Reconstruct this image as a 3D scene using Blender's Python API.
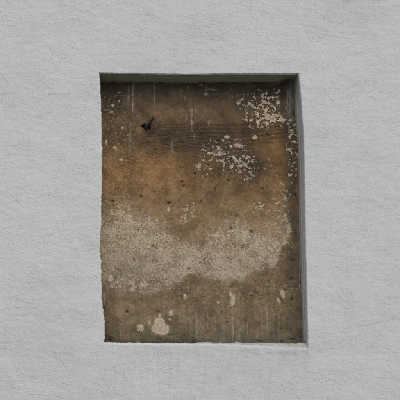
import bpy, math
import numpy as np
from mathutils import Vector, Quaternion

for o in list(bpy.data.objects):
    bpy.data.objects.remove(o)
sc = bpy.context.scene
COL = sc.collection

# ------------------------------------------------------------------ camera
DEPTH = 0.13                      # depth of the blind window niche (m)
DIST = 14.0                       # photographer stands in the street, long lens
FRAME = 1.80                      # width of wall seen in the picture (m)
ELEV, YAW, ROLL = math.radians(14.0), math.radians(5.0), math.radians(-1.2)
CAM = Vector((-DIST * math.tan(YAW), -DIST, 1.6))
HC = 1.6 + DIST / math.cos(YAW) * math.tan(ELEV)
AIM = Vector((0, 0, HC))
cam_d = bpy.data.cameras.new("camera")
cam = bpy.data.objects.new("camera", cam_d)
COL.objects.link(cam)
cam.location = CAM
q = (AIM - CAM).to_track_quat('-Z', 'Y') @ Quaternion((0, 0, 1), ROLL)
cam.rotation_mode = 'QUATERNION'
cam.rotation_quaternion = q
cam_d.sensor_width = 36.0
cam_d.lens = 36.0 * (AIM - CAM).length / FRAME
cam_d.clip_end = 500.0
sc.camera = cam

# ------------------------------------------------------------------ overcast daylight
SUN_EL, SUN_AZ = math.radians(40), math.radians(18)      # azimuth to the right of the wall normal
world = bpy.data.worlds.new("World")
sc.world = world
world.use_nodes = True
wn = world.node_tree
bg = wn.nodes["Background"]
sky = wn.nodes.new("ShaderNodeTexSky")
sky.sky_type = 'NISHITA'
sky.sun_disc = False
sky.sun_elevation = SUN_EL
sky.sun_rotation = math.radians(180) - SUN_AZ
sky.air_density = 1.0
sky.dust_density = 2.5
sky.ozone_density = 1.0
wn.links.new(sky.outputs[0], bg.inputs[0])
bg.inputs[1].default_value = 0.13
sun_d = bpy.data.lights.new("sun", 'SUN')
sun_d.energy = 0.9
sun_d.angle = math.radians(100)
sun_d.color = (1.0, 0.97, 0.93)
sun = bpy.data.objects.new("sun", sun_d)
COL.objects.link(sun)
sdir = Vector((math.sin(SUN_AZ) * math.cos(SUN_EL), -math.cos(SUN_AZ) * math.cos(SUN_EL), math.sin(SUN_EL)))
sun.rotation_mode = 'QUATERNION'
sun.rotation_quaternion = sdir.to_track_quat('Z', 'Y')
sc.view_settings.view_transform = 'Standard'
sc.view_settings.look = 'None'
sc.view_settings.gamma = 1.0
sc.view_settings.use_curve_mapping = False
sc.view_settings.exposure = 0.0

# ------------------------------------------------------------------ helpers
RM = np.array(q.to_matrix())
KPX = FRAME / (AIM - CAM).length / 400.0
CN = np.array(CAM)
PX = FRAME / 400.0                # one unit of the survey grid on the wall, about 4.5 mm

def on_plane(px, py, y):
    """survey grid coordinates -> metres on the vertical plane at depth y"""
    px = np.asarray(px, float); py = np.asarray(py, float); y = np.asarray(y, float)
    a = (px - 200) * KPX; b = (200 - py) * KPX
    d = a[..., None] * RM[:, 0] + b[..., None] * RM[:, 1] - RM[:, 2]
    t = (y - CN[1]) / d[..., 1]
    return CN + d * t[..., None]

_TAB = {}
def table(s):
    if s not in _TAB:
        rg_ = np.random.RandomState(1000 + int(s))
        p = rg_.permutation(1024).astype(np.int32)
        a = rg_.rand(1024) * 2 * math.pi
        _TAB[s] = (np.concatenate([p, p]), np.cos(a).astype(np.float32), np.sin(a).astype(np.float32))
    return _TAB[s]

def gn(x, y, s):
    """gradient noise, about -1..1"""
    P, GC, GS = table(s)
    x, y = np.broadcast_arrays(np.asarray(x, np.float32), np.asarray(y, np.float32))
    fx = np.floor(x); fy = np.floor(y)
    ix = fx.astype(np.int32) & 1023; iy = fy.astype(np.int32) & 1023
    fx = x - fx; fy = y - fy
    ux = fx * fx * fx * (fx * (fx * 6 - 15) + 10); uy = fy * fy * fy * (fy * (fy * 6 - 15) + 10)
    p0 = P[ix] + iy; p1 = P[(ix + 1) & 1023] + iy
    def g(h_, ax, ay):
        h_ = P[h_ & 1023]
        return GC[h_] * ax + GS[h_] * ay
    n0 = g(p0, fx, fy); n0 = n0 + (g(p1, fx - 1, fy) - n0) * ux
    n1 = g(p0 + 1, fx, fy - 1); n1 = n1 + (g(p1 + 1, fx - 1, fy - 1) - n1) * ux
    return 1.45 * (n0 + (n1 - n0) * uy)

def fbm(x, y, s, o=4, gain=0.5):
    r = 0; a = 1.0; t = 0
    for i in range(o):
        r = r + a * gn(x * 2.03 ** i + 17.3 * i, y * 2.03 ** i - 9.1 * i, s + i * 7)
        t += a; a *= gain
    return r / t

def S(a, b, x):
    t = np.clip((x - a) / (b - a), 0, 1)
    return t * t * (3 - 2 * t)

def rank(n):
    f = n.ravel(); r = np.empty(f.size)
    r[np.argsort(f)] = np.linspace(0, 1, f.size)
    return r.reshape(n.shape)

def lin(c):
    c = np.asarray(c, float) / 255.0
    return np.where(c <= 0.04045, c / 12.92, ((c + 0.055) / 1.055) ** 2.4)

def mixc(a, b, m):
    return a * (1 - m[..., None]) + np.asarray(b) * m[..., None]

def blob(X, Y, cx, cy, rx, ry, ang=0.0):
    c, s = math.cos(math.radians(ang)), math.sin(math.radians(ang))
    u = ((X - cx) * c + (Y - cy) * s) / rx; v = (-(X - cx) * s + (Y - cy) * c) / ry
    return np.exp(-(u * u + v * v))

def mesh_obj(name, verts, quads, mat, parent=None, col=None, smooth=True):
    me = bpy.data.meshes.new(name)
    nv, nf = len(verts), len(quads)
    me.vertices.add(nv)
    me.vertices.foreach_set("co", np.ascontiguousarray(verts, dtype=np.float32).ravel())
    k = quads.shape[1]
    me.loops.add(nf * k)
    me.loops.foreach_set("vertex_index", np.ascontiguousarray(quads, dtype=np.int32).ravel())
    me.polygons.add(nf)
    me.polygons.foreach_set("loop_start", np.arange(0, nf * k, k, dtype=np.int32))
    me.polygons.foreach_set("loop_total", np.full(nf, k, dtype=np.int32))
    me.update(calc_edges=True)
    me.polygons.foreach_set("use_smooth", np.full(nf, smooth, dtype=bool))
    if col is not None:
        at = me.color_attributes.new("tint", 'FLOAT_COLOR', 'POINT')
        c4 = np.ones((nv, 4), dtype=np.float32); c4[:, :3] = col
        at.data.foreach_set("color", c4.ravel())
    me.materials.append(mat)
    ob = bpy.data.objects.new(name, me)
    COL.objects.link(ob)
    if parent:
        ob.parent = parent
        ob.matrix_parent_inverse = parent.matrix_world.inverted()
    return ob

def sub_obj(name, V, C, Q, sel, mat, parent):
    """the selected faces of a sheet as an object of its own"""
    q_ = Q[sel]
    u, inv = np.unique(q_, return_inverse=True)
    return mesh_obj(name, V[u], inv.reshape(q_.shape), mat, parent, C[u])

def grid_quads(nr, nc):
    i = np.arange(nr - 1)[:, None] * nc + np.arange(nc - 1)[None, :]
    i = i.ravel()
    return np.stack([i, i + nc, i + nc + 1, i + 1], 1)       # rows run down the wall: faces look to -y

def thing(name, label, cat, loc, group=None):
    e = bpy.data.objects.new(name, None)
    COL.objects.link(e)
    e.location = loc
    e.empty_display_size = 0.2
    e["label"] = label; e["category"] = cat
    if group:
        e["group"] = group
    bpy.context.view_layer.update()
    return e

def attr_material(name, rough, grain_scale, grain_amt, bump_scale, bump_dist, spec=0.25):
    m = bpy.data.materials.new(name)
    m.use_nodes = True
    n, l = m.node_tree.nodes, m.node_tree.links
    b = n["Principled BSDF"]
    b.inputs["Roughness"].default_value = rough
    b.inputs["Specular IOR Level"].default_value = spec
    at = n.new("ShaderNodeAttribute"); at.attribute_name = "tint"
    tc = n.new("ShaderNodeTexCoord")
    no = n.new("ShaderNodeTexNoise"); no.inputs["Scale"].default_value = grain_scale
    no.inputs["Detail"].default_value = 6; no.inputs["Roughness"].default_value = 0.7
    l.new(tc.outputs["Object"], no.inputs["Vector"])
    mr = n.new("ShaderNodeMapRange")
    mr.inputs["From Min"].default_value = 0.25; mr.inputs["From Max"].default_value = 0.75
    mr.inputs["To Min"].default_value = 1 - grain_amt; mr.inputs["To Max"].default_value = 1 + grain_amt
    l.new(no.outputs["Fac"], mr.inputs["Value"])
    mu = n.new("ShaderNodeVectorMath"); mu.operation = 'SCALE'
    l.new(at.outputs["Color"], mu.inputs[0]); l.new(mr.outputs[0], mu.inputs["Scale"])
    l.new(mu.outputs[0], b.inputs["Base Color"])
    n2 = n.new("ShaderNodeTexNoise"); n2.inputs["Scale"].default_value = bump_scale
    n2.inputs["Detail"].default_value = 8; n2.inputs["Roughness"].default_value = 0.65
    l.new(tc.outputs["Object"], n2.inputs["Vector"])
    bp = n.new("ShaderNodeBump"); bp.inputs["Strength"].default_value = 1.0
    bp.inputs["Distance"].default_value = bump_dist
    l.new(n2.outputs["Fac"], bp.inputs["Height"])
    l.new(bp.outputs[0], b.inputs["Normal"])
    return m

M_STUCCO = attr_material("stucco_paint", 0.9, 420, 0.06, 330, 0.0016, 0.2)
M_REVEAL = attr_material("reveal_paint", 0.9, 260, 0.12, 300, 0.0012, 0.2)
M_PLASTER = attr_material("old_plaster", 0.92, 380, 0.16, 420, 0.0012, 0.2)

def plain_material(name, c1, c2, scale, rough, bump=0.0, metal=0.0):
    m = bpy.data.materials.new(name)
    m.use_nodes = True
    n, l = m.node_tree.nodes, m.node_tree.links
    b = n["Principled BSDF"]
    b.inputs["Roughness"].default_value = rough; b.inputs["Metallic"].default_value = metal
    tc = n.new("ShaderNodeTexCoord")
    no = n.new("ShaderNodeTexNoise"); no.inputs["Scale"].default_value = scale
    no.inputs["Detail"].default_value = 8; no.inputs["Roughness"].default_value = 0.65
    l.new(tc.outputs["Object"], no.inputs["Vector"])
    cr = n.new("ShaderNodeValToRGB")
    cr.color_ramp.elements[0].position = 0.3; cr.color_ramp.elements[1].position = 0.7
    cr.color_ramp.elements[0].color = (*c1, 1); cr.color_ramp.elements[1].color = (*c2, 1)
    l.new(no.outputs["Fac"], cr.inputs[0]); l.new(cr.outputs[0], b.inputs["Base Color"])
    if bump:
        bp = n.new("ShaderNodeBump"); bp.inputs["Distance"].default_value = bump
        l.new(no.outputs["Fac"], bp.inputs["Height"]); l.new(bp.outputs[0], b.inputs["Normal"])
    return m

# ------------------------------------------------------------------ ground
M_GROUND = plain_material("concrete_paving", (0.24, 0.237, 0.225), (0.31, 0.305, 0.29), 3.0, 0.9, 0.01)
gv = np.array([[-150, -150, 0], [150, -150, 0], [150, 150, 0], [-150, 150, 0]], float)
g = mesh_obj("ground", gv, np.array([[0, 1, 2, 3]]), M_GROUND)
g["kind"] = "structure"

# ------------------------------------------------------------------ stucco wall
wall = thing("stucco_wall", "rough pale grey painted stucco wall surrounding the blind window niche", "wall", (0, 0, 0))
U0, U1, V0, V1 = 103.0, 303.0, 74.0, 343.5

def seg(*parts):
    out = []
    for a, b, d in parts:
        n = max(2, int(round((b - a) * d)) + 1)
        out.append(np.linspace(a, b, n)[:-1])
    return np.append(np.concatenate(out), parts[-1][1])
E0, E1 = -90.0, 490.0
DN = 1.75
us = seg((E0, -12, .55), (-12, U0, DN), (U0, U1, DN), (U1, 412, DN), (412, E1, .55))
vs = seg((E0, -12, .55), (-12, V0, DN), (V0, V1, DN), (V1, 412, DN), (412, E1, .55))
iu0, iu1 = int(np.argmin(abs(us - U0))), int(np.argmin(abs(us - U1)))
iv0, iv1 = int(np.argmin(abs(vs - V0))), int(np.argmin(abs(vs - V1)))
UU, VV = np.meshgrid(us, vs)

def off_left(v):
    v = np.clip(v, V0, V1)
    b = np.interp(v, [74, 84, 100, 125, 155, 185, 205, 225, 240, 252, 262, 290, 304, 318, 330, 343],
                  [-3.7, -3.2, -2.0, -1.3, -0.8, -1.0, -1.6, -1.5, -2.6, -3.2, -1.8, -1.2, -1.0, 1.3, 2.0, 1.4])
    return b + (0.55 * gn(v / 5.0, v * 0 + 3.3, 11) + 0.5 * gn(v / 1.9, v * 0 + 8.3, 12)) * (1 + .7 * S(290, 310, v))
def off_right(v):
    v = np.clip(v, V0, V1)
    b = np.interp(v, [74, 85, 100, 130, 155, 190, 225, 270, 310, 343], [-4.6, -3.6, -2.2, -0.2, 0.9, 1.4, 1.9, 3.0, 3.9, 4.7])
    return b + 0.22 * gn(v / 7.0, v * 0 + 1.3, 13) + 0.12 * gn(v / 2.2, v * 0 + 5.3, 14)
def off_top(u):
    u = np.clip(u, U0, U1)
    b = np.interp(u, [99, 120, 150, 180, 190, 215, 250, 280, 303], [-1.0, -0.6, -0.2, 0.4, 0.7, 0.2, 0.0, 0.0, -0.3])
    return b + 0.28 * gn(u / 8.0, u * 0 + 2.3, 15) + 0.22 * gn(u / 2.3, u * 0 + 4.3, 16)
def off_bot(u):
    u = np.clip(u, U0, U1)
    b = np.interp(u, [103, 110, 140, 180, 220, 250, 285, 303], [-1.8, -1.2, -.6, -.3, 0.0, 1.2, 3.2, 3.6])
    return b + 0.45 * gn(u / 9.0, u * 0 + 6.3, 17) + 0.4 * gn(u / 2.5, u * 0 + 7.3, 18)

def spread(x, a, b, fa, fb, R=45.0):
    inside = np.clip((x - a) / (b - a), 0, 1)
    mid = fa * (1 - inside) + fb * inside
    fall = np.where(x < a, np.clip(1 - (a - x) / R, 0, 1), np.where(x > b, np.clip(1 - (x - b) / R, 0, 1), 1))
    return mid * fall * fall * (3 - 2 * fall)
WX = UU + spread(UU, U0, U1, off_left(VV), off_right(VV)) * (1 - S(0, 45, np.maximum(V0 - VV, VV - V1)))
WY = VV + spread(VV, V0, V1, off_top(UU), off_bot(UU)) * (1 - S(0, 45, np.maximum(U0 - UU, UU - U1)))

# hand-thrown stucco relief (metres, + = towards the street)
wx_ = WX + 7 * fbm(WX / 60, WY / 60, 21, 3); wy_ = WY + 7 * fbm(WX / 60, WY / 60, 22, 3)
ang = -0.15 + 1.5 * fbm(WX / 110, WY / 110, 23, 2)
ca, sa = np.cos(ang), np.sin(ang)
h = 0.0042 * fbm(wx_ / 40, wy_ / 26, 24, 3)
h += 0.00150 * fbm(wx_ / 9.0, wy_ / 4.8, 25, 3)
n_f = fbm(WX / 2.5, WY / 2.0, 27, 3, 0.7)
h += 0.00115 * n_f
stroke = fbm((ca * WX + sa * WY) / 13.0, (-sa * WX + ca * WY) / 3.3, 29, 3)
pres = S(-0.05, 0.32, fbm(WX / 46, WY / 38, 31, 3))
h += 0.00150 * stroke * (0.12 + pres)
# sand grains, and pits where grains were dragged out
grain = gn(WX / 1.55, WY / 1.35, 32)
clus = S(-.25, .35, fbm(WX / 26, WY / 22, 34, 3))
h += 0.00075 * grain * (.6 + clus)
pit = S(0.38, 0.72, gn(wx_ / 2.3, wy_ / 1.7, 33)) * (.25 + .75 * clus)
h -= 0.0011 * pit
iso = fbm(wx_ / 75, wy_ / 38, 35, 3)
crease = np.exp(-(np.abs(iso - 0.06) / 0.012) ** 2) * S(0.1, 0.3, fbm(WX / 30, WY / 30, 36, 2)) * S(-.1, .4, gn(WX / 3, WY / 3, 38))
h -= 0.0008 * crease
# one long swept trowel arc left of the niche, as on the real wall
def arc(x0, y0, x1, y1, sag, w):
    t = np.clip((WX - x0) / (x1 - x0), 0, 1)
    yl = y0 + (y1 - y0) * t - sag * 4 * t * (1 - t) + 1.2 * gn(WX / 14, WY * 0 + y0, 39)
    inn = S(0, .12, t) * (1 - S(.88, 1, t))
    return np.exp(-((WY - yl) / w) ** 2) * inn * S(-0.35, 0.25, gn(WX / 8, WY / 8 + y0, 40))
arcs = arc(12, 109, 42, 96, 1.0, .7) + arc(22, 101, 90, 96, 4.0, .8) + arc(28, 87, 62, 70, 1.5, .8) + arc(2, 80, 30, 90, -1, .7) + arc(80, 15, 108, 3, 1.0, .7) + arc(88, 60, 125, 54, .8, .8) + arc(44, 116, 90, 100, 2, .7)
arcs += arc(315, 44, 345, 22, 2, .7) + arc(345, 60, 372, 52, 2, .7) + arc(335, 345, 370, 340, 2, .8) + arc(330, 330, 398, 318, -2, .7) + arc(300, 370, 350, 392, 3, .8)
h -= 0.0012 * np.clip(arcs, 0, 1)
# lips roll into the niche
dl = np.where(UU <= U0, U0 - UU, 1e3); dr = np.where(UU >= U1, UU - U1, 1e3)
dt = np.where(VV <= V0, V0 - VV, 1e3); db = np.where(VV >= V1, VV - V1, 1e3)
dX = np.maximum(np.maximum(U0 - UU, UU - U1), 0); dY = np.maximum(np.maximum(V0 - VV, VV - V1), 0)
dd = np.hypot(dX, dY)
rad = np.where(UU < U0, 1.8, np.where(UU > U1, 1.5, np.where(VV < V0, 0.35, 2.2 + 1.6 * S(230, 270, UU))))
kk = np.clip(rad - dd, 0, None)
roll = rad - np.sqrt(np.clip(rad * rad - kk * kk, 0, None))
edge_fade = 1 - S(60, 88, np.maximum(np.maximum(-UU, UU - 400), np.maximum(-VV, VV - 400)))
h = h * edge_fade
depth = -h + roll * PX * 0.8

# wall paint colour darkened in pits, low grain and trowel marks
A_W = np.array([0.590, 0.614, 0.621])
wc = np.ones(WX.shape + (3,)) * A_W
wc *= (1 + 0.075 * fbm(WX / 95, WY / 80, 41, 4) - .035 * S(330, 410, WY) + 0.03 * fbm(WX / 9, WY / 9, 42, 3))[..., None]
hollow_tone = np.clip(pit * 0.60 + .25 * S(.12, .4, -stroke) * pres + crease * 0.3 + np.clip(arcs, 0, 1) * .30 + 0.42 * S(0.1, 0.65, -n_f) + .26 * S(.15, .6, -grain), 0, 1)
wc = mixc(wc, [0.26, 0.26, 0.255], hollow_tone * 0.55)
# run-off smears below the right end of the sill and from above
smear = blob(WX, WY, 306, 360, 3, 18) * 0.16 + blob(WX, WY, 270, 352, 45, 5) * .30 * S(-.3, .3, fbm(WX / 7, WY / 4, 19, 3)) + blob(WX, WY, 290, 352, 18, 4) * 0.22 + blob(WX, WY, 160, 352, 50, 7) * 0.14 \
      + blob(WX, WY, 347, -1, 6, 3) * 0.55 + blob(WX, WY, 377, -1, 9, 2.6) * 0.5 + blob(WX, WY, 360, 12, 22, 16) * 0.08 \
      + blob(WX, WY, 20, 350, 60, 50) * 0.10 + blob(WX, WY, 390, 330, 40, 70) * 0.05
smear *= 0.65 + 0.7 * fbm(WX / 6, WY / 14, 43, 3)
smear += .10 * S(.05, .5, fbm(WX / 4, WY / 45, 26, 3)) * S(345, 352, WY) * (1 - S(372, 400, WY)) * S(95, 110, WX) * (1 - S(300, 312, WX))
smear += .05 * S(.1, .45, fbm(WX / 38, WY / 30, 28, 4, .6))
wc = mixc(wc, [0.17, 0.17, 0.16], np.clip(smear, 0, 1))
lip_highlight = np.exp(-(dX / 1.5) ** 2) * 0.85 * (UU < U0) * (dY == 0) + (0.8 - .55 * S(235, 275, UU)) * np.exp(-(dY / 2.4) ** 2) * (VV > V1) * (dX == 0)
wc = mixc(wc, [0.66, 0.645, 0.585], np.clip(lip_highlight, 0, 1))  # pale highlight on the left and bottom lips, painted into the wall colour
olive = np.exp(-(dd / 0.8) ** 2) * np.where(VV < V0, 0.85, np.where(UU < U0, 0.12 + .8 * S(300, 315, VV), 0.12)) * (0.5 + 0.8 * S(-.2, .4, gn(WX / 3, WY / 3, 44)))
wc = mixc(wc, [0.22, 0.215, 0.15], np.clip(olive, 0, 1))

WP = on_plane(WX, WY, 0.0)
WP[..., 1] += depth
NR, NC = WX.shape
Q = grid_quads(NR, NC)
fr = np.repeat(np.arange(NR - 1), NC - 1); fc = np.tile(np.arange(NC - 1), NR - 1)
hole = (fr >= iv0) & (fr < iv1) & (fc >= iu0) & (fc < iu1)
V_ = WP.reshape(-1, 3); C_ = wc.reshape(-1, 3)
sub_obj("stucco_face", V_, C_, Q, ~hole, M_STUCCO, wall)

# the rest of the facade round the surveyed patch, with thickness and ground contact
c4 = on_plane(np.array([E0, E1, E1, E0]), np.array([E0, E0, E1, E1]), np.zeros(4))
XL, XR, ZT, TH = -12.0, 12.0, 8.6, 0.45
big = np.array([[XL, 0, ZT], [XR, 0, ZT], [XR, 0, -0.3], [XL, 0, -0.3]])
back = big + [0, TH, 0]
ov = np.vstack([c4, big, back])
of = np.array([[4, 0, 1, 5], [5, 1, 2, 6], [6, 2, 3, 7], [7, 3, 0, 4],
               [9, 8, 4, 5], [5, 6, 10, 9], [6, 7, 11, 10], [8, 11, 7, 4], [8, 9, 10, 11]])
mesh_obj("facade", ov, of, M_STUCCO, wall, np.ones((12, 3)) * A_W * 0.97, smooth=False)

# ---- reveals: lofted from the lip of the hole to behind the old plaster
def prof(ts, pts):
    return np.interp(ts, [p[0] for p in pts], [p[1] for p in pts])
NT = 40
ts = np.linspace(0, 1, NT) ** 1.15
P_R = prof(ts, [(0, 0), (.05, .05), (.40, .36), (.47, .60), (.56, .66), (.64, .60), (1, 1)])   # jamb with a bead
P_S = ts
P_B = prof(ts, [(0, 0), (.12, .62), (.3, .9), (1, 1.1)])                                       # coved sill
def splay_r(v):
    return -PX * np.interp(v, [74, 90, 120, 155, 225, 343], [1.8, 3.2, 3.0, 2.4, 2.3, 1.5])
def splay_l(v):
    return PX * np.interp(v, [74, 90, 110, 343], [2.6, 2.2, 1.4, 1.2])
Z_T = -0.0015
def z_b(u):
    return PX * np.interp(u, [103, 180, 240, 270, 303], [1.6, 1.8, 3.8, 6.2, 8.2])
def reveal(name, idx, side):
    r_, c_ = idx
    o = WP[r_, c_]; uu, vv = UU[r_, c_], VV[r_, c_]
    au = np.clip((uu - U0) / (U1 - U0), 0, 1)[:, None]; av = np.clip((vv - V0) / (V1 - V0), 0, 1)[:, None]
    wr = au ** 6 if side in 'tb' else au
    xo = splay_l(vv)[:, None] * P_S * (1 - wr) + splay_r(vv)[:, None] * P_R * wr
    wb = av ** 6 if side in 'lr' else av
    zo = Z_T * P_S * (1 - wb) + z_b(uu)[:, None] * P_B * wb
    P = np.empty((len(o), NT, 3))
    P[..., 0] = o[:, None, 0] + xo
    P[..., 2] = o[:, None, 2] + zo
    P[..., 1] = o[:, None, 1] + (DEPTH + 0.012 - o[:, None, 1]) * ts
    a = P[..., 0] / PX; b = P[..., 2] / PX; d = P[..., 1] / PX
    nn = fbm(a / 5 + d * .31, b / 5 + d * .17, 51, 3); n2 = fbm(a / 9 - d * .22, b / 9 + d * .3, 52, 3)
    n3 = fbm(a / 1.9 + d * .5, b / 1.9 - d * .41, 50, 2)
    w = S(0, .15, ts)[None, :]
    k = 0.0024 * nn + 0.0012 * n3
    P[..., 0] += k * w * (0.5 if side in 'r' else 1)
    P[..., 2] += (0.0026 * n2 + 0.0010 * n3) * w * (2.6 if side == 'b' else 1)
    # colour: the same paint, grimier and greener in the sheltered parts (algae, soot); jamb bead light and shade painted in
    c = np.ones(P.shape) * np.array([0.42, 0.42, 0.41])
    g1 = fbm(a / 7 + d * .2, b / 14 + d * .1, 53, 4)
    tt = np.broadcast_to(ts[None, :], a.shape)
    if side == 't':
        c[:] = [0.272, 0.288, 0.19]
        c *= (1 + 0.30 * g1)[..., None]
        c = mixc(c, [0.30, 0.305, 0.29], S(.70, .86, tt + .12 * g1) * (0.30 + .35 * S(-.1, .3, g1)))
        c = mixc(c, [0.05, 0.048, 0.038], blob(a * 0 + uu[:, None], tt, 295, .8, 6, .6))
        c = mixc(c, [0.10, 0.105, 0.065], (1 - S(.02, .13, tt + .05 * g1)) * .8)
    elif side == 'r':
        c[:] = [0.66, 0.632, 0.56]
        c *= (1 + 0.28 * g1 + .12 * n3 + 0.10 * fbm(d * .9, b / 60, 54, 3))[..., None]
        c = mixc(c, [0.72, 0.71, 0.68], np.exp(-((tt - .55) / .10) ** 2) * .8)  # light caught by the bead crest, put into the colour
        c = mixc(c, [0.22, 0.21, 0.18], np.exp(-((tt - .40) / .05) ** 2) * .55 + .5 * S(.62, .74, tt) * (1 - S(.82, .95, tt)))  # shade either side of the bead, put into the colour
        top = 1 - S(74, 112, vv)[:, None] * np.ones_like(tt)
        c = mixc(c, [0.20, 0.20, 0.155], np.clip(top * (.45 + .4 * S(.2, .6, tt)), 0, .95))
        low = S(325, 342, vv)[:, None] * np.ones_like(tt)
        c = mixc(c, [0.52, 0.51, 0.49], low * .6)
    elif side == 'l':
        c = mixc(c, [0.22, 0.20, 0.15], .55 + .4 * g1)
    else:
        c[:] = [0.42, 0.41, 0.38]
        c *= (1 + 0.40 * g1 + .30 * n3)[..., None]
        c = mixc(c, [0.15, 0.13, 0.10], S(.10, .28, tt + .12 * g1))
    e = S(0, .02, tt)
    c = c * e[..., None] + wc[r_, c_][:, None, :] * (1 - e[..., None])
    n = len(o)
    qd = grid_quads(n, NT)
    if side in 'rb':
        qd = qd[:, ::-1]
    return mesh_obj(name, P.reshape(-1, 3), qd, M_REVEAL, wall, c.reshape(-1, 3))
rr = np.arange(iv0, iv1 + 1); cc = np.arange(iu0, iu1 + 1)
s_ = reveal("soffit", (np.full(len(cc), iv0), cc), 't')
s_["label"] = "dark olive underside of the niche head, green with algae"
j_ = reveal("jamb", (rr, np.full(len(rr), iu1)), 'r')
j_["label"] = "grey right jamb with a thin raised bead down its middle"
j_ = reveal("jamb", (rr, np.full(len(rr), iu0)), 'l')
j_ = reveal("sill", (np.full(len(cc), iv1), cc), 'b')
j_["label"] = "smoothed cream plaster sill at the foot of the niche"

# ------------------------------------------------------------------ old plaster infill
PANEL = thing("plaster_infill", "weathered brown plaster slab walling up the blind window, streaked and flaking", "plaster panel",
              tuple(on_plane(203, 343, DEPTH)))
DP = 2.5
pu = seg((96, 313, DP)); pv = seg((72, 350, DP))
X, Y = np.meshgrid(pu, pv)
# ragged co-ordinates for natural borders
Xw = X + 4.0 * fbm(X / 16, Y / 16, 61, 4, .6); Yw = Y + 4.0 * fbm(X / 16, Y / 16, 62, 4, .6)
LIT = 0.71                                                # survey tones -> albedo
def alb(*c): return lin(c) / LIT

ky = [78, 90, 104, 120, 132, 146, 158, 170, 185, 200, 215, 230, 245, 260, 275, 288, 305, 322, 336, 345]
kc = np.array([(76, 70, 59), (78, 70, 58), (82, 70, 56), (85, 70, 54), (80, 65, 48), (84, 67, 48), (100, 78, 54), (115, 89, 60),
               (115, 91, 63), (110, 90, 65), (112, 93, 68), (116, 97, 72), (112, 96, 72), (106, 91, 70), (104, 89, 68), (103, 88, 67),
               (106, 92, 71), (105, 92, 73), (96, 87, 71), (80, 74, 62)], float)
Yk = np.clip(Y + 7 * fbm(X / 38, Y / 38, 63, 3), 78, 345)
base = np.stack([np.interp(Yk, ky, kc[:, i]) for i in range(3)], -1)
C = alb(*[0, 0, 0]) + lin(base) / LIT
def wash(m, c, k=1.0):
    global C
    C = mixc(C, alb(*c), np.clip(m * k, 0, 1))
blotch = S(-.35, .35, fbm(X / 20, Y / 20, 64, 4, .6))
fineb = S(-.4, .4, fbm(X / 4, Y / 4, 65, 4, .65))
# iron-orange bloom
wash(blob(Xw, Yw, 150, 168, 45, 22, 10), (124, 96, 62), .5)
wash(blob(Xw, Yw, 273, 150, 14, 26, 0), (116, 90, 56), .75)
wash(blob(Xw, Yw, 240, 205, 60, 10, 0), (112, 90, 62), .4)
wash(blob(Xw, Yw, 112, 125, 20, 22), (74, 60, 44), .6)
wash(blob(Xw, Yw, 165, 112, 40, 10), (98, 80, 60), .6)
wash(blob(Xw, Yw, 225, 112, 26, 14), (80, 67, 51), .6)
# soot and grime
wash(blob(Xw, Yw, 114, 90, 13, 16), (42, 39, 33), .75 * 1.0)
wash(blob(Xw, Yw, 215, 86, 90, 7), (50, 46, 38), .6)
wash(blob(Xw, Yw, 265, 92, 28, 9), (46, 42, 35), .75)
wash(blob(Xw, Yw, 232, 160, 36, 24, 10), (66, 55, 42), .85)
wash(blob(Xw, Yw, 255, 168, 18, 12), (54, 47, 38), .7)
wash(blob(Xw, Yw, 190, 140, 52, 9, 8), (62, 52, 40), .75)
wash(blob(Xw, Yw, 215, 132, 60, 7, 0), (66, 56, 43), .6)
wash(blob(Xw, Yw, 292, 160, 7, 60), (70, 62, 50), .7)
wash(blob(Xw, Yw, 296, 260, 8, 50), (88, 79, 64), .8)
wash(blob(Xw, Yw, 102, 240, 4, 120), (82, 75, 60), .8)
wash(blob(Xw, Yw, 215, 190, 24, 10), (92, 76, 56), .5)
wash(blob(Xw, Yw, 287, 325, 12, 12), (80, 70, 56), .6)
C *= (0.80 + 0.40 * blotch)[..., None]
C *= (0.84 + 0.32 * fineb)[..., None]
mid = fbm(X / 9, Y / 9, 66, 3)
C *= (1 + 0.30 * mid + .22 * fbm(X / 1.25, Y / 1.1, 59, 2, .8))[..., None]
# vertical rain wash
vr = fbm(X / 3.0, Y / 55, 67, 3)
vr2 = fbm(X / 1.3, Y / 26, 57, 3, .6)
C *= (1 + (0.15 * vr + .12 * vr2) * (0.25 + 1.3 * S(285, 315, Y) + 1 - S(85, 120, Y)))[..., None]
trans = np.exp(-((Y - 293) / 11.0) ** 2) + .5 * blob(X, Y, 290, 270, 10, 30) + .35 * S(300, 320, Y)
wash(trans * S(.0, .45, fbm(X / 5.5, Y / 3.2, 56, 4, .65)), (62, 54, 43), .75)
wash(trans * S(.05, .5, fbm(X / 7, Y / 4, 55, 4, .65)), (116, 105, 88), .45)

H = 0.0014 * fbm(X / 24, Y / 24, 68, 3) + 0.0009 * fbm(X / 6, Y / 6, 69, 3) + 0.0005 * fbm(X / 1.8, Y / 1.8, 70, 2)

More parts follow.
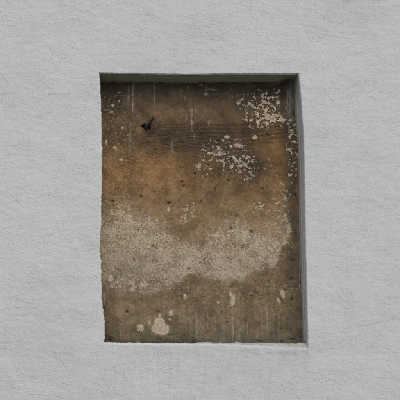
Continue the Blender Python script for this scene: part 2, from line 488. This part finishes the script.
# ---- comb / trowel scoring
slope = np.clip((Y - 128) / 34, 0, 1)
ph1 = Y - 0.23 * slope * (X - 165) - 3.5 * slope * np.sin((X - 140) / 34.0) + 0.8 * gn(X / 22, Y / 5, 71) + .15 * gn(X / 6, Y / 2.5, 30)
g1 = 0.5 + 0.5 * np.cos(ph1 * 2 * math.pi / 2.05)
z1 = S(140, 150, Xw) * (1 - S(205, 226, X)) * S(123, 125.5, Y) * (1 - S(152, 168, Yw + .08 * (X - 150)))
z1 = np.maximum(z1, .55 * S(104, 120, Xw) * (1 - S(180, 200, X)) * S(152, 158, Y) * (1 - S(166, 182, Yw)))
ph2 = Y + np.interp(X, [190, 230, 255, 295], [0, 0.2, 0.6, 4.5]) + 0.4 * gn(X / 30, Y / 8, 72)
g2 = np.exp(-((np.mod(ph2 - 124.3, 3.9) - 1.0) / .62) ** 2)
z2 = S(188, 206, X) * (1 - S(284, 297, X)) * S(122.0, 124.0, ph2) * (1 - S(137, 149, Yw))
g3 = 0.5 + 0.5 * np.cos((ph2 + .3) * 2 * math.pi / 1.9)
br1 = 0.12 + .88 * S(-.30, .30, fbm(X / 9, Y / 1.6, 73, 2)); br2 = 0.25 + .75 * S(-.3, .3, fbm(X / 13, Y / 2.6, 74, 2))
groove = np.clip(g1 * z1 * br1 + g2 * z2 * br2 + .35 * g3 * z2 * br1, 0, 1)
H -= 0.0022 * groove
wash(groove, (38, 32, 25), .66)
ridge = (1 - g1) * z1 * S(-.1, .4, fbm(X / 5, Y / 1.4, 75, 2))
wash(ridge, (112, 92, 66), .35)
comb_zone = np.clip(z1 + z2, 0, 1)

# ---- pale limewash field
xs_u = [98, 110, 122, 135, 150, 165, 176, 190, 203, 216, 228, 242, 256, 272, 290, 300]
ys_u = [212, 209, 206, 209, 216, 222, 236, 240, 236, 226, 216, 219, 226, 216, 208, 206]
xs_l = [98, 110, 125, 140, 152, 166, 180, 188, 198, 210, 222, 236, 248, 258, 264, 275, 282, 286, 290, 293]
ys_l = [286, 292, 297, 297, 297, 291, 286, 277, 276, 281, 286, 285, 279, 275, 272, 268, 258, 246, 236, 226]
up = np.interp(Xw, xs_u, ys_u); lo = np.interp(X + 1.5 * fbm(X / 6, Y / 6, 76, 3), xs_l, ys_l)
lo = lo + 4.5 * fbm(X / 9, Y / 7, 77, 4, .65) + 3.2 * fbm(X / 2.2, Y / 2.0, 58, 2, .7) + 9 * fbm(X / 17, Y / 40, 34, 2) * S(200, 225, X)
d_up = S(-10, 20, Yw - up); lsoft = 5.5 + 6 * blob(X, Y, 125, 290, 36, 30)
d_lo = 1 - S(-lsoft, .5 * lsoft, Y - lo)
rgt = 1 - S(287, 291, X + 3.5 * fbm(X / 5, Y / 5, 78, 4, .65) + 7 * fbm(X / 30, Y / 11, 33, 2) + np.clip(Y - 232, 0, 60) * .30)
field = d_up * d_lo * rgt
thin = blob(X, Y, 276, 224, 13, 16) * .55 + blob(X, Y, 222, 238, 24, 12) * .25 + blob(X, Y, 112, 284, 12, 14) * .25 + blob(X, Y, 136, 290, 22, 7) * .3 + blob(X, Y, 178, 228, 13, 9) * .4
nsp = rank(fbm(X / 1.9, Y / 1.7, 79, 3, .7) + .35 * fbm(X / 9, Y / 9, 80, 2))
dens = np.clip(field * (0.72 - thin + .62 * fbm(X / 15, Y / 12, 98, 4, .6)) - .10 * (1 - field), 0, 1)
m_lime = S(-.16, .16, dens - .10 - nsp) * S(.03, .2, field)
film = field * np.clip(.60 - .35 * thin + .55 * fbm(X / 15, Y / 12, 98, 4, .6), 0, .9)
wash(film * (.75 + .4 * fbm(X / 12, Y / 12, 99, 3)), (136, 123, 105), 1.0)
wash(m_lime * d_lo * (.75 + .5 * fbm(X / 4, Y / 4, 100, 3)), (170, 160, 143), .74)
H += 0.0009 * m_lime + 0.0008 * S(.2, .7, field)
wash(blob(Xw, Yw, 126, 268, 34, 20), (112, 105, 92), .42)

# ---- old paint flakes
nfl = rank(gn(X / 4.0 + .35 * gn(X / 2, Y / 2, 81), Y / 3.7, 82) + .6 * gn(X / 1.9, Y / 1.9, 83) + .40 * gn(X / 1.05, Y / 1.0, 92) + .2 * gn(X / 11, Y / 11, 84))
nf2 = rank(gn(X / 2.6, Y / 2.1, 85) + .65 * gn(X / 1.3, Y / 1.2, 86) + .35 * gn(X / .8, Y / .8, 91))
dA = .50 * blob(X, Y, 270, 113, 14, 13, 45) + .50 * blob(X, Y, 264, 96, 8, 4, 25) + .34 * blob(X, Y, 282, 119, 12, 6, 10) + .34 * blob(X, Y, 252, 108, 9, 13) + .28 * blob(X, Y, 240, 100, 5, 6) + .35 * blob(X, Y, 276, 92, 4, 7) + .3 * blob(X, Y, 262, 121, 16, 5)
dC = (.30 + .25 * fbm(X / 9, Y / 11, 36, 2)) * S(284, 289, X + 1.5 * fbm(X / 5, Y / 5, 35, 2)) * (1 - S(296, 299, X)) * S(108, 130, Y) * (1 - S(168, 196, Y))
dB = .46 * blob(X, Y, 231, 160, 19, 11, 12) + .42 * blob(X, Y, 246, 167, 9, 13) + .34 * blob(X, Y, 212, 153, 11, 8) + .24 * blob(X, Y, 228, 141, 22, 4) + .22 * blob(X, Y, 205, 170, 10, 8)
dS = .17 * S(100, 105, X) * (1 - S(124, 150, X)) * S(90, 98, Y) * (1 - S(196, 214, Y)) + .05 * S(140, 156, Y) * (1 - S(160, 175, Y)) * (1 - S(200, 220, X))
dU = .30 * np.exp(-((Yw - up + 2) / 9.0) ** 2) * rgt * (1 - .6 * S(170, 176, X) * (1 - S(200, 214, X))) + .34 * blob(X, Y, 186, 212, 10, 9, -40) + .34 * blob(X, Y, 124, 213, 9, 8) + .40 * blob(X, Y, 240, 232, 14, 8, 60) + .26 * blob(X, Y, 258, 206, 12, 8) + .2 * blob(X, Y, 282, 196, 9, 16)
dE = .30 * blob(X, Y, 213, 287, 16, 7) + .10 * trans * S(160, 190, X) + .50 * blob(X, Y, 232, 297, 3.4, 9, 4) + .25 * blob(X, Y, 244, 301, 4, 8, -15) + .20 * blob(X, Y, 180, 286, 14, 9) + .14 * blob(X, Y, 268, 285, 16, 9) + .24 * blob(X, Y, 290, 292, 7, 6) + .20 * blob(X, Y, 128, 288, 20, 9)
fvar = .10 * fbm(X / 1.2, Y / 1.1, 32, 2, .8)
m_A = S(-.07, .09, np.maximum(dA, dC * 1.0) - .06 - nfl + fvar)
m_B = S(-.07, .09, dB - .06 - nfl[::-1, ::-1] + fvar)
m_S = S(-.04, .04, np.clip(dS + dU + dE, 0, .7) - .04 - nf2) * S(-.5, .3, fbm(X / 3, Y / 3, 94, 3))
# single patches with a shape of their own
RAG = fbm(X / 2.6, Y / 2.0, 90, 4, .7)
RAGF = fbm(X / 1.4, Y / 1.1, 93, 3, .7)
def patch(cx, cy, rx, ry, ang, rag=.30, seed=0):
    c, s = math.cos(math.radians(ang)), math.sin(math.radians(ang))
    u = ((X - cx) * c + (Y - cy) * s) / rx; v = (-(X - cx) * s + (Y - cy) * c) / ry
    small = min(rx, ry) < 2.6
    r = np.hypot(u, v) + (1.9 if small else 1.25) * rag * np.roll(RAGF if small else RAG, (seed * 37 % 311, seed * 91 % 207), (0, 1))
    w = .22 if small else .07
    return 1 - S(1 - w, 1 + w, r)
m_P = np.zeros_like(X)
for a in [(160, 328.6, 9.2, 6.4, 3, .34), (159.4, 321.6, 5.2, 4.0, 0, .4), (163, 331, 5.5, 4.2, 0, .5), (140.3, 328.3, 3.6, 4.2, -25, .6), (171, 313.2, 2.2, 3.2, 10, .5), (149.3, 323.4, 1.3, 2.4, 0, .5),
          (159.6, 315.6, 1.0, 1.6, 0, .4), (170, 319.5, 2.0, 1.2, 20, .5), (282.8, 294.2, 1.9, 4.4, -14, .4), (278.6, 300.4, 1.6, 2.8, -25, .4),
          (230.6, 294.4, 1.9, 2.0, 0, .4), (233, 300.5, 2.2, 6.0, 6, .5), (218, 302.5, 1.3, 1.3, 0, .4), (110.6, 278.5, 3.0, 3.4, 30, .4),
          (143, 285, 2.2, 1.9, 20, .4), (132.6, 290.3, 2.3, 2.0, 0, .4), (131.5, 283, 3.0, 1.6, 35, .4), (185, 296.5, 1.7, 2.8, 0, .5),
          (115, 148, 2.4, 1.2, 18, .4), (122.4, 128, 1.5, 1.0, 0, .4), (121, 160, 2.2, 1.1, 5, .4), (112.5, 105.5, 1.9, 1.3, -5, .5),
          (111.5, 112.3, 1.8, .9, -15, .4), (119, 92.5, 1.7, .7, 0, .4), (119, 101, .9, .9, 0, .4), (255, 137.5, 2.3, 2.1, 0, .4),
          (238.5, 145.5, 4.2, 2.0, 5, .7), (227, 137, 2.8, 1.5, 0, .5), (198, 166.3, 2.2, 1.6, 10, .5), (219.5, 153.5, 2.4, 2.6, 0, .6),
          (168.5, 209.3, 1.4, 2.8, 0, .4), (215.5, 236, 2.2, 1.8, 0, .5), (106.3, 142, .9, 2.6, 0, .4)]:
    m_P = np.maximum(m_P, patch(*a, seed=int(a[0] + 3 * a[1])))
flk = np.maximum(np.maximum(m_A, m_B), np.maximum(m_S * .85, m_P))
lumpy = S(-.3, .3, fbm(X / 2.2, Y / 2.2, 87, 3))
tone = S(-.3, .3, fbm(X / 6, Y / 6, 31, 3))
wash(m_A * (.62 + .38 * lumpy) * (.7 + .3 * tone), (190, 176, 155), .97)
wash(m_B * (.55 + .45 * lumpy) * (.65 + .35 * tone), (168, 158, 141), .95)
wash(m_S, (142, 130, 108), .62)
wash(m_P * (.75 + .25 * lumpy), (163, 151, 133), .95)
C *= (1 + .10 * (lumpy - .5) * flk)[..., None]
H += 0.0016 * flk * (.6 + .6 * tone)
# dark rim round the flakes
def grow(m, k):
    r = m.copy()
    for dx, dy in ((k, 0), (-k, 0), (0, k), (0, -k)):
        r = np.maximum(r, np.roll(np.roll(m, dx, 1), dy, 0))
    return r
rim = np.clip(grow(np.maximum(m_A, m_B), 3) - np.maximum(m_A, m_B), 0, 1)
wash(rim, (46, 40, 32), .38)

# ---- lime drips and splashes
m_D = np.zeros_like(X)
DRN = fbm(X / 1.5, Y / 6.0, 171, 3, .6)
def drip(x, y0, y1, w, k, wob=.4, seed=0, soft=.35):
    global m_D
    y1d = pv
    cx = (x + wob * gn(y1d / 6, y1d * 0 + seed * 1.7, 101 + seed) + wob * .8 * gn(y1d / 19, y1d * 0 + seed, 131))[:, None]
    ww = (w * (.70 + .9 * gn(y1d / 4.3, y1d * 0 + seed, 151 + seed)).clip(.25, 2))[:, None]
    en = (y1 - y0) * .35
    m = np.exp(-(np.abs(X - cx) / ww) ** 2.4) * S(y0 - 1, y0 + min(4, en), Y) * (1 - S(y1 - en - 2, y1 + 1, Y))
    m = m * k * S(-.55, .30, DRN + .25 * np.roll(RAGF, seed * 29, 1)) * 1.12
    m_D = np.maximum(m_D, m)
for i, a in enumerate([(132.7, 82, 119, .75, .85, .15), (128.3, 84, 108, .9, .55, .3), (130, 122, 156, 1.6, .38, .8), (129.3, 148, 156, 1.7, .5, .6),
                       (154.3, 80, 107, .75, .75, .15), (191.6, 107, 131, 1.5, .65, .5), (195.5, 106, 122, .8, .5, .3), (186.5, 113, 121, .5, .5, .2),
                       (188.4, 84, 92, 1.2, .5, .4), (181, 88, 93, .6, .6, .3), (184.8, 94, 103, .7, .5, .4), (194.5, 133, 140, .9, .5, .3),
                       (172, 137, 156, 1.5, .42, .8), (175.5, 139, 148, 1.0, .35, .5), (170, 141, 148, .6, .4, .3), (206, 83, 96, 1.0, .65, .5), (208.5, 120, 127, 1.0, .4, .3),
                       (287.4, 80, 116, .7, .75, .9), (290.3, 82, 121, .7, .8, .9), (292.8, 85, 112, .6, .55, .6), (289, 104, 120, .8, .6, 1.2),
                       (299.4, 205, 262, .45, .6, .2), (299.8, 258, 310, .55, .9, .15), (297.6, 200, 250, .4, .35, .2),
                       (196.8, 312, 341, 1.0, .45, .3), (207.3, 304, 341, .6, .3, .3), (233, 312, 341, .9, .5, .3), (247.5, 322, 341, .6, .4, .3), (223, 322, 340, 1.0, .28, .3),
                       (267, 304, 341, 1.6, .45, .3), (270, 306, 330, .6, .45, .2), (278.8, 312, 341, .9, .42, .2), (239.8, 326, 341, .6, .3, .2), (180, 316, 338, .5, .2, .2), (120.5, 330, 341, .5, .35, .2),
                       (104.2, 203, 216, 1.1, .5, .3), (108, 286, 300, 1.6, .4, .5), (104.5, 290, 312, 1.8, .42, .5), (247, 176, 184, .6, .5, .2), (251, 172, 182, .6, .5, .2), (254, 84, 92, .5, .35, .3)]):
    drip(*a, seed=i)
m_D = np.maximum(m_D, .55 * patch(206, 94, 1.9, 1.5, 0, .4, 3)); m_D = np.maximum(m_D, .5 * patch(212, 89.3, 5.0, 1.1, 8, .8, 4)); m_D = np.maximum(m_D, .4 * patch(201.5, 85, 2.2, 1.5, 0, .7, 5))
wash(m_D, (152, 151, 145), .82)
H += 0.0006 * m_D
# paint dragged onto the top edge and foot of the slab
te = S(-.15, .35, fbm(X / 14, Y * 0 + 2, 88, 3)) * (1 - S(82.5, 85.5, Y + 1.2 * fbm(X / 5, Y / 5, 89, 2)))
wash(te, (108, 108, 100), .75)
ft = S(337.5, 341, Y + 1.4 * fbm(X / 8, Y / 3, 95, 3))
wash(ft, (50, 46, 38), .8 * S(-.25, .3, fbm(X / 9, Y / 3, 96, 3)))
wash(S(331, 340, Y) * S(.1, .5, fbm(X / 4, Y / 2.4, 48, 3)), (44, 41, 34), .6)
wash(S(334, 341, Y + 2 * fbm(X / 6, Y / 4, 97, 3)) * S(195, 230, X), (112, 107, 96), .30)

# ---- clumps of limewash clinging along the upper fringe, uneven coats below
dF = .44 * blob(X, Y, 122, 213, 11, 8) + .40 * blob(X, Y, 187, 212, 8, 10, 35) + .38 * blob(X, Y, 140, 222, 26, 6) + .50 * blob(X, Y, 241, 231, 11, 8, 50) \
   + .30 * blob(X, Y, 215, 234, 16, 8) + .30 * blob(X, Y, 258, 207, 13, 6) + .30 * blob(X, Y, 262, 246, 22, 9) + .34 * blob(X, Y, 126, 283, 24, 8) + .26 * blob(X, Y, 150, 246, 30, 12) \
   + .34 * blob(X, Y, 282, 226, 10, 20) + .24 * blob(X, Y, 284, 198, 8, 16) + .16 * blob(X, Y, 270, 172, 8, 12)
m_F = S(-.05, .06, dF - .05 - np.roll(nfl, (140, 77), (0, 1)))
wash(m_F * (.55 + .45 * lumpy), (170, 159, 137), .8)
H += 0.0009 * m_F
# soot mottling where the flakes have gone, fine dark speckle everywhere
soot = (blob(X, Y, 252, 170, 16, 14) + .8 * blob(X, Y, 215, 172, 22, 9) + .7 * blob(X, Y, 292, 175, 6, 40) + .8 * blob(X, Y, 112, 92, 12, 14) + .5 * blob(X, Y, 260, 98, 26, 10)
        + .7 * blob(X, Y, 130, 284, 26, 9) + .7 * blob(X, Y, 186, 297, 18, 7) + .5 * blob(X, Y, 175, 142, 40, 10) + .5 * blob(X, Y, 288, 280, 9, 22)) * (1 - flk)
wash(soot * S(-.12, .28, fbm(X / 3.4, Y / 3.0, 47, 4, .65)), (40, 36, 29), .75)
spk = S(.08, .42, fbm(X / 1.7, Y / 1.2, 46, 2, .7)) * S(-.35, .3, fbm(X / 15, Y / 13, 45, 3)) * (1 - .5 * flk)
wash(spk, (46, 40, 31), .48)
lsp = S(.20, .5, fbm(X / 1.3, Y / 1.2, 49, 2, .7)) * S(-.2, .4, fbm(X / 17, Y / 15, 43, 3))
wash(lsp, (146, 132, 108), .32)
moss = (1 - S(103, 109, X + 2.5 * fbm(X / 3, Y / 4, 39, 3))) * S(296, 306, Y) + .7 * blob(X, Y, 108, 338, 9, 4)
wash(moss * S(-.3, .25, fbm(X / 2.4, Y / 2.8, 38, 3)), (46, 45, 36), .8)
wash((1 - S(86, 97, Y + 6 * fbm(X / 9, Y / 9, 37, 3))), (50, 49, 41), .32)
# grey paint dragged down the right edge and the head of the slab
sm = S(284, 289, X + 2 * fbm(X / 4, Y / 9, 42, 3)) * (1 - S(114, 128, Y + 6 * fbm(X / 3, Y / 8, 41, 2))) * S(-.35, .3, fbm(X / 1.6, Y / 9, 40, 3, .6))
wash(sm, (112, 112, 104), .62)

# ---- pits, bubbles, rings
m_pit = np.zeros_like(X)
def pitat(cx, cy, rx, ry, k, ang=0):
    global m_pit
    m_pit = np.maximum(m_pit, k * patch(cx, cy, rx * .95, ry * .95, ang, .5, int(cx * 5 + cy)))
for a in [(104, 309, 1.6, 2.2, .7), (103.5, 318, 1.5, 3, .7), (107, 337, 2.4, 2, .6), (110, 339.5, 3, 1.2, .7), (292, 339, 4, 1.0, .8), (282, 341, 2.5, 1.3, .7), (260, 341, 4, .8, .6), (141.2, 196.3, 1.7, 1.2, .9), (112.8, 201, 1.9, 1.3, .8), (169.3, 202.6, 2.2, .9, 1.0), (181.8, 181.6, 1.7, .9, .9), (183.2, 185.6, 1.9, .9, .95), (194.8, 173.4, 2, 1.2, .9),
          (154.5, 191.8, 1.3, .8, .7), (127.2, 311.3, 1.4, 1.3, .95), (158.3, 311.2, 1.5, 1.1, .8), (133.4, 315, 1, .8, .7), (120.6, 322.4, .8, .7, .6), (133.8, 259.3, .9, 1, .8), (204.3, 259, 1.1, 1, .9),
          (231.4, 228, 1.3, 1.5, .8), (228, 180, 1.5, 1.4, .85), (214.5, 189, 1, 1.6, .85), (237.5, 215.6, 2.4, 1.5, .6), (209.8, 228.6, 1.2, .9, .6), (221.5, 312.2, 1.0, .8, .8), (227.3, 322, 1, .8, .8),
          (208.2, 331.6, 1.3, .8, .8), (206, 319, 1, 1.6, .5), (262.5, 188.5, 1.6, 1.1, .8, 40), (251.3, 231.9, 1.7, 1.3, .7), (291, 278.5, 2.4, 1.4, .7), (291.8, 298.4, 1.9, 1.5, .8), (251.4, 295.6, 1.6, 1.0, .8),
          (287, 271, 1.0, 1.0, .6), (153.5, 246, 1.2, .8, .7), (156, 248.5, 1.6, .7, .6), (156.5, 261.5, 1.1, .9, .8), (159.8, 264.6, 1.1, .8, .8), (189, 268.4, 1.8, 1.2, .8, -15), (165.2, 279.2, 2.2, .7, .6),
          (192.8, 261.4, .8, .6, .8), (202, 244.8, .9, .8, .5), (172, 219.3, .7, .6, .6), (138.8, 229.5, .8, .8, .8), (134, 235.5, .9, .9, .7), (108.4, 236, .9, .7, .5), (118, 188.5, .9, .8, .7), (124.3, 177.2, 1.6, 1, .7),
          (276.4, 316.3, .8, .8, .8), (278.6, 310.3, .8, .7, .8), (272, 301.5, .8, .7, .6), (268.6, 280.3, .8, .8, .6), (219, 144.7, 2.3, .8, .8, 5), (207.8, 164.7, 2.3, .9, .8, 10), (267, 133.6, 1.4, .8, .8), (155.6, 149, 1.0, .9, .6), (182, 142.5, 2.6, .8, .6, 25),
          (132.2, 272.4, 1.3, .7, .6), (296.2, 233.2, 1.1, 1.3, .7), (295.3, 195, 1.6, 2.2, .8), (292, 259.8, 1.6, 1.2, .8), (225.3, 204.2, 1.2, .9, .6), (201, 201, .9, 2.2, .6), (171.3, 140, .8, .7, .6), (186.4, 168.2, .8, .6, .8), (191, 192.6, 1.2, .8, .5)]:
    pitat(*a)
rp = S(.36, .72, gn(X / 1.9, Y / 1.15, 111) + .3 * RAGF) * S(-.3, .35, fbm(X / 22, Y / 22, 112, 2)) * S(140, 165, Y)
m_pit = np.maximum(m_pit, .6 * rp)
wash(m_pit, (30, 26, 21), .85)
H -= 0.0028 * m_pit
def ring(cx, cy, rx, ry, w, k, ang=0):
    c, s = math.cos(math.radians(ang)), math.sin(math.radians(ang))
    u = ((X - cx) * c + (Y - cy) * s) / rx; v = (-(X - cx) * s + (Y - cy) * c) / ry
    r = np.hypot(u, v) + .14 * fbm(X / 3, Y / 3, 114, 2)
    m = np.exp(-((r - 1) / w) ** 2) * S(-.5, .1, gn(X / 3.3, Y / 3.3, 115)) * k
    return m
rg = ring(117, 274.3, 4.4, 5.0, .16, .7) + ring(176, 338, 9.5, 4.2, .18, .8) + ring(174.5, 318.5, 3.4, 3.0, .2, .6) + ring(176.5, 338.4, 4.2, 2.0, .25, .55) + ring(136, 271, 6, 3.2, .16, .4) + ring(183, 300, 5, 3, .2, .4) + ring(211, 87, 5, 2, .3, .3)
rg = np.clip(rg, 0, 1)
wash(rg, (48, 43, 35), .75); H -= 0.0014 * rg
# dark cracks fanning near the rusty stub
ck = np.exp(-(np.abs(fbm(X / 15, Y / 11, 116, 3)) / .022) ** 2) * (blob(X, Y, 142, 112, 16, 9) + .8 * blob(X, Y, 250, 163, 20, 18) + .6 * blob(X, Y, 195, 292, 22, 9) + .5 * blob(X, Y, 125, 280, 20, 12) + .4 * blob(X, Y, 160, 210, 60, 20))
ck = np.clip(ck, 0, 1)
wash(ck, (38, 33, 27), .6); H -= 0.0012 * ck

# ---- hole with the iron stub, tan filler plug beside it
def pat2(cx, cy, rx, ry, rag, seed): return patch(cx, cy, rx, ry, 0, rag, seed)
m_plug = np.maximum(pat2(139.4, 130.6, 3.7, 3.4, .30, 7), pat2(142, 129.2, 2.6, 2.2, .5, 17))
m_plug = np.clip(m_plug * .55 + .55 * blob(X, Y, 139.8, 130.4, 3.4, 3.2), 0, 1)
wash(m_plug * (.85 + .6 * fbm(X / 2.2, Y / 2.2, 60, 3)), (124, 99, 70), .85); H += 0.0022 * m_plug
m_hole = np.maximum(pat2(147.4, 127.0, 3.0, 2.4, .35, 8), pat2(144.2, 126.0, 2.6, 1.8, .45, 9))
wash(m_hole, (20, 17, 14), .95); H -= 0.022 * m_hole
wash(blob(X, Y, 149, 131, 10, 3.0), (52, 44, 34), .45)

C = np.clip(C, 0.006, 0.8)
PP = on_plane(X, Y, DEPTH)
PP[..., 1] -= H
PV, PC = PP.reshape(-1, 3), C.reshape(-1, 3)
nr, nc = X.shape
PQ = grid_quads(nr, nc)

# ---- part every face belongs to
def fmean(m):
    return (m[:-1, :-1] + m[1:, :-1] + m[:-1, 1:] + m[1:, 1:]).ravel() / 4
cls = np.zeros(len(PQ), int)                               # 0 bare plaster
cls[fmean(comb_zone) > .5] = 1
cls[fmean(S(.4, .6, field)) > .5] = 2
cls[fmean(np.maximum(np.maximum(m_A, m_B), m_P)) > .5] = 3
cls[fmean(m_D) > .20] = 4
cls[fmean(m_plug) > .5] = 5
cls[fmean(m_hole) > .5] = 6

def components(mask2d):
    """label connected cells by flood fill"""
    lab = np.zeros(mask2d.shape, int)
    todo = set(map(tuple, np.argwhere(mask2d).tolist()))
    k = 0
    while todo:
        k += 1
        stack = [todo.pop()]
        while stack:
            p = stack.pop(); lab[p] = k
            for d_ in ((1, 0), (-1, 0), (0, 1), (0, -1)):
                n_ = (p[0] + d_[0], p[1] + d_[1])
                if n_ in todo:
                    todo.discard(n_); stack.append(n_)
    return lab
def split_parts(k, name, rest, min_faces, top):
    lab = components((cls == k).reshape(nr - 1, nc - 1)).ravel()
    ids, cnt = np.unique(lab[lab > 0], return_counts=True)
    order = np.argsort(-cnt)
    used = np.zeros(len(cls), bool); n = 0
    for j in order[:top]:
        if cnt[j] < min_faces:
            break
        s = lab == ids[j]
        used |= s; n += 1
        sub_obj(name, PV, PC, PQ, s, M_PLASTER, PANEL)
    left = (cls == k) & ~used
    if left.any():
        o = sub_obj(rest, PV, PC, PQ, left, M_PLASTER, PANEL)
        o["kind"] = "stuff"
    print(name, n)
o = sub_obj("bare_plaster", PV, PC, PQ, cls == 0, M_PLASTER, PANEL)
o = sub_obj("combed_plaster", PV, PC, PQ, cls == 1, M_PLASTER, PANEL); o["label"] = "dark plaster scored with fine horizontal comb lines"
o = sub_obj("limewash_patch", PV, PC, PQ, cls == 2, M_PLASTER, PANEL); o["label"] = "broad mottled pale limewash patch across the middle"
split_parts(3, "paint_flake", "paint_specks", 60, 120)
split_parts(4, "lime_drip", "lime_splashes", 60, 60)
o = sub_obj("filler_plug", PV, PC, PQ, cls == 5, M_PLASTER, PANEL); o["label"] = "small round tan filler plug beside the hole"
o = sub_obj("socket_hole", PV, PC, PQ, cls == 6, M_PLASTER, PANEL); o["label"] = "ragged dark hole holding the iron stub"

# ------------------------------------------------------------------ iron stub
M_IRON = plain_material("rusty_iron", (0.006, 0.0055, 0.005), (0.016, 0.012, 0.009), 160, 0.9, 0.002, 0.0)
def tube(name, pts, rads, parent, mat, ns=10, seed=0, flat=1.0):
    pts = [Vector(p) for p in pts]
    V, F = [], []
    for i, p in enumerate(pts):
        t = (pts[min(i + 1, len(pts) - 1)] - pts[max(i - 1, 0)]).normalized()
        s = t.cross(Vector((0, 1, 0.2))).normalized(); b = t.cross(s)
        for k in range(ns):
            a = 2 * math.pi * k / ns
            r = rads[i] * (1 + .16 * math.sin(3.1 * k + 2.3 * i + seed))
            V.append(p + s * (math.cos(a) * r) + b * (math.sin(a) * r * flat))
    for i in range(len(pts) - 1):
        for k in range(ns):
            F.append((i * ns + k, i * ns + (k + 1) % ns, (i + 1) * ns + (k + 1) % ns, (i + 1) * ns + k))
    me = bpy.data.meshes.new(name)
    me.from_pydata([tuple(v) for v in V], [], F + [tuple(range(ns))[::-1], tuple(range((len(pts) - 1) * ns, len(pts) * ns))])
    me.polygons.foreach_set("use_smooth", [True] * len(me.polygons))
    me.materials.append(mat)
    o = bpy.data.objects.new(name, me); COL.objects.link(o)
    o.parent = parent; o.matrix_parent_inverse = parent.matrix_world.inverted()
    return o
def at(px, py, out): return tuple(on_plane(px, py, DEPTH - out))
stub = thing("iron_stub", "short bent black iron stub jutting from the ragged hole in the brown plaster", "iron hook", at(147.5, 127.5, 0))
tube("shank", [at(146.6, 127.6, -.018), at(147.4, 127.2, .004), at(148.6, 126.0, .016), at(150.0, 123.6, .024), at(151.6, 120.8, .028), at(152.9, 118.4, .029), at(153.6, 116.8, .028)],
     [.0075, .0078, .0072, .0062, .0054, .0046, .0028], stub, M_IRON, 10, 0, .8)
tube("collar", [at(146.0, 127.4, -.006), at(146.6, 127.2, .003), at(147.2, 126.9, .008), at(147.6, 126.6, .010)], [.0110, .0128, .0105, .006], stub, M_IRON, 12, 2)
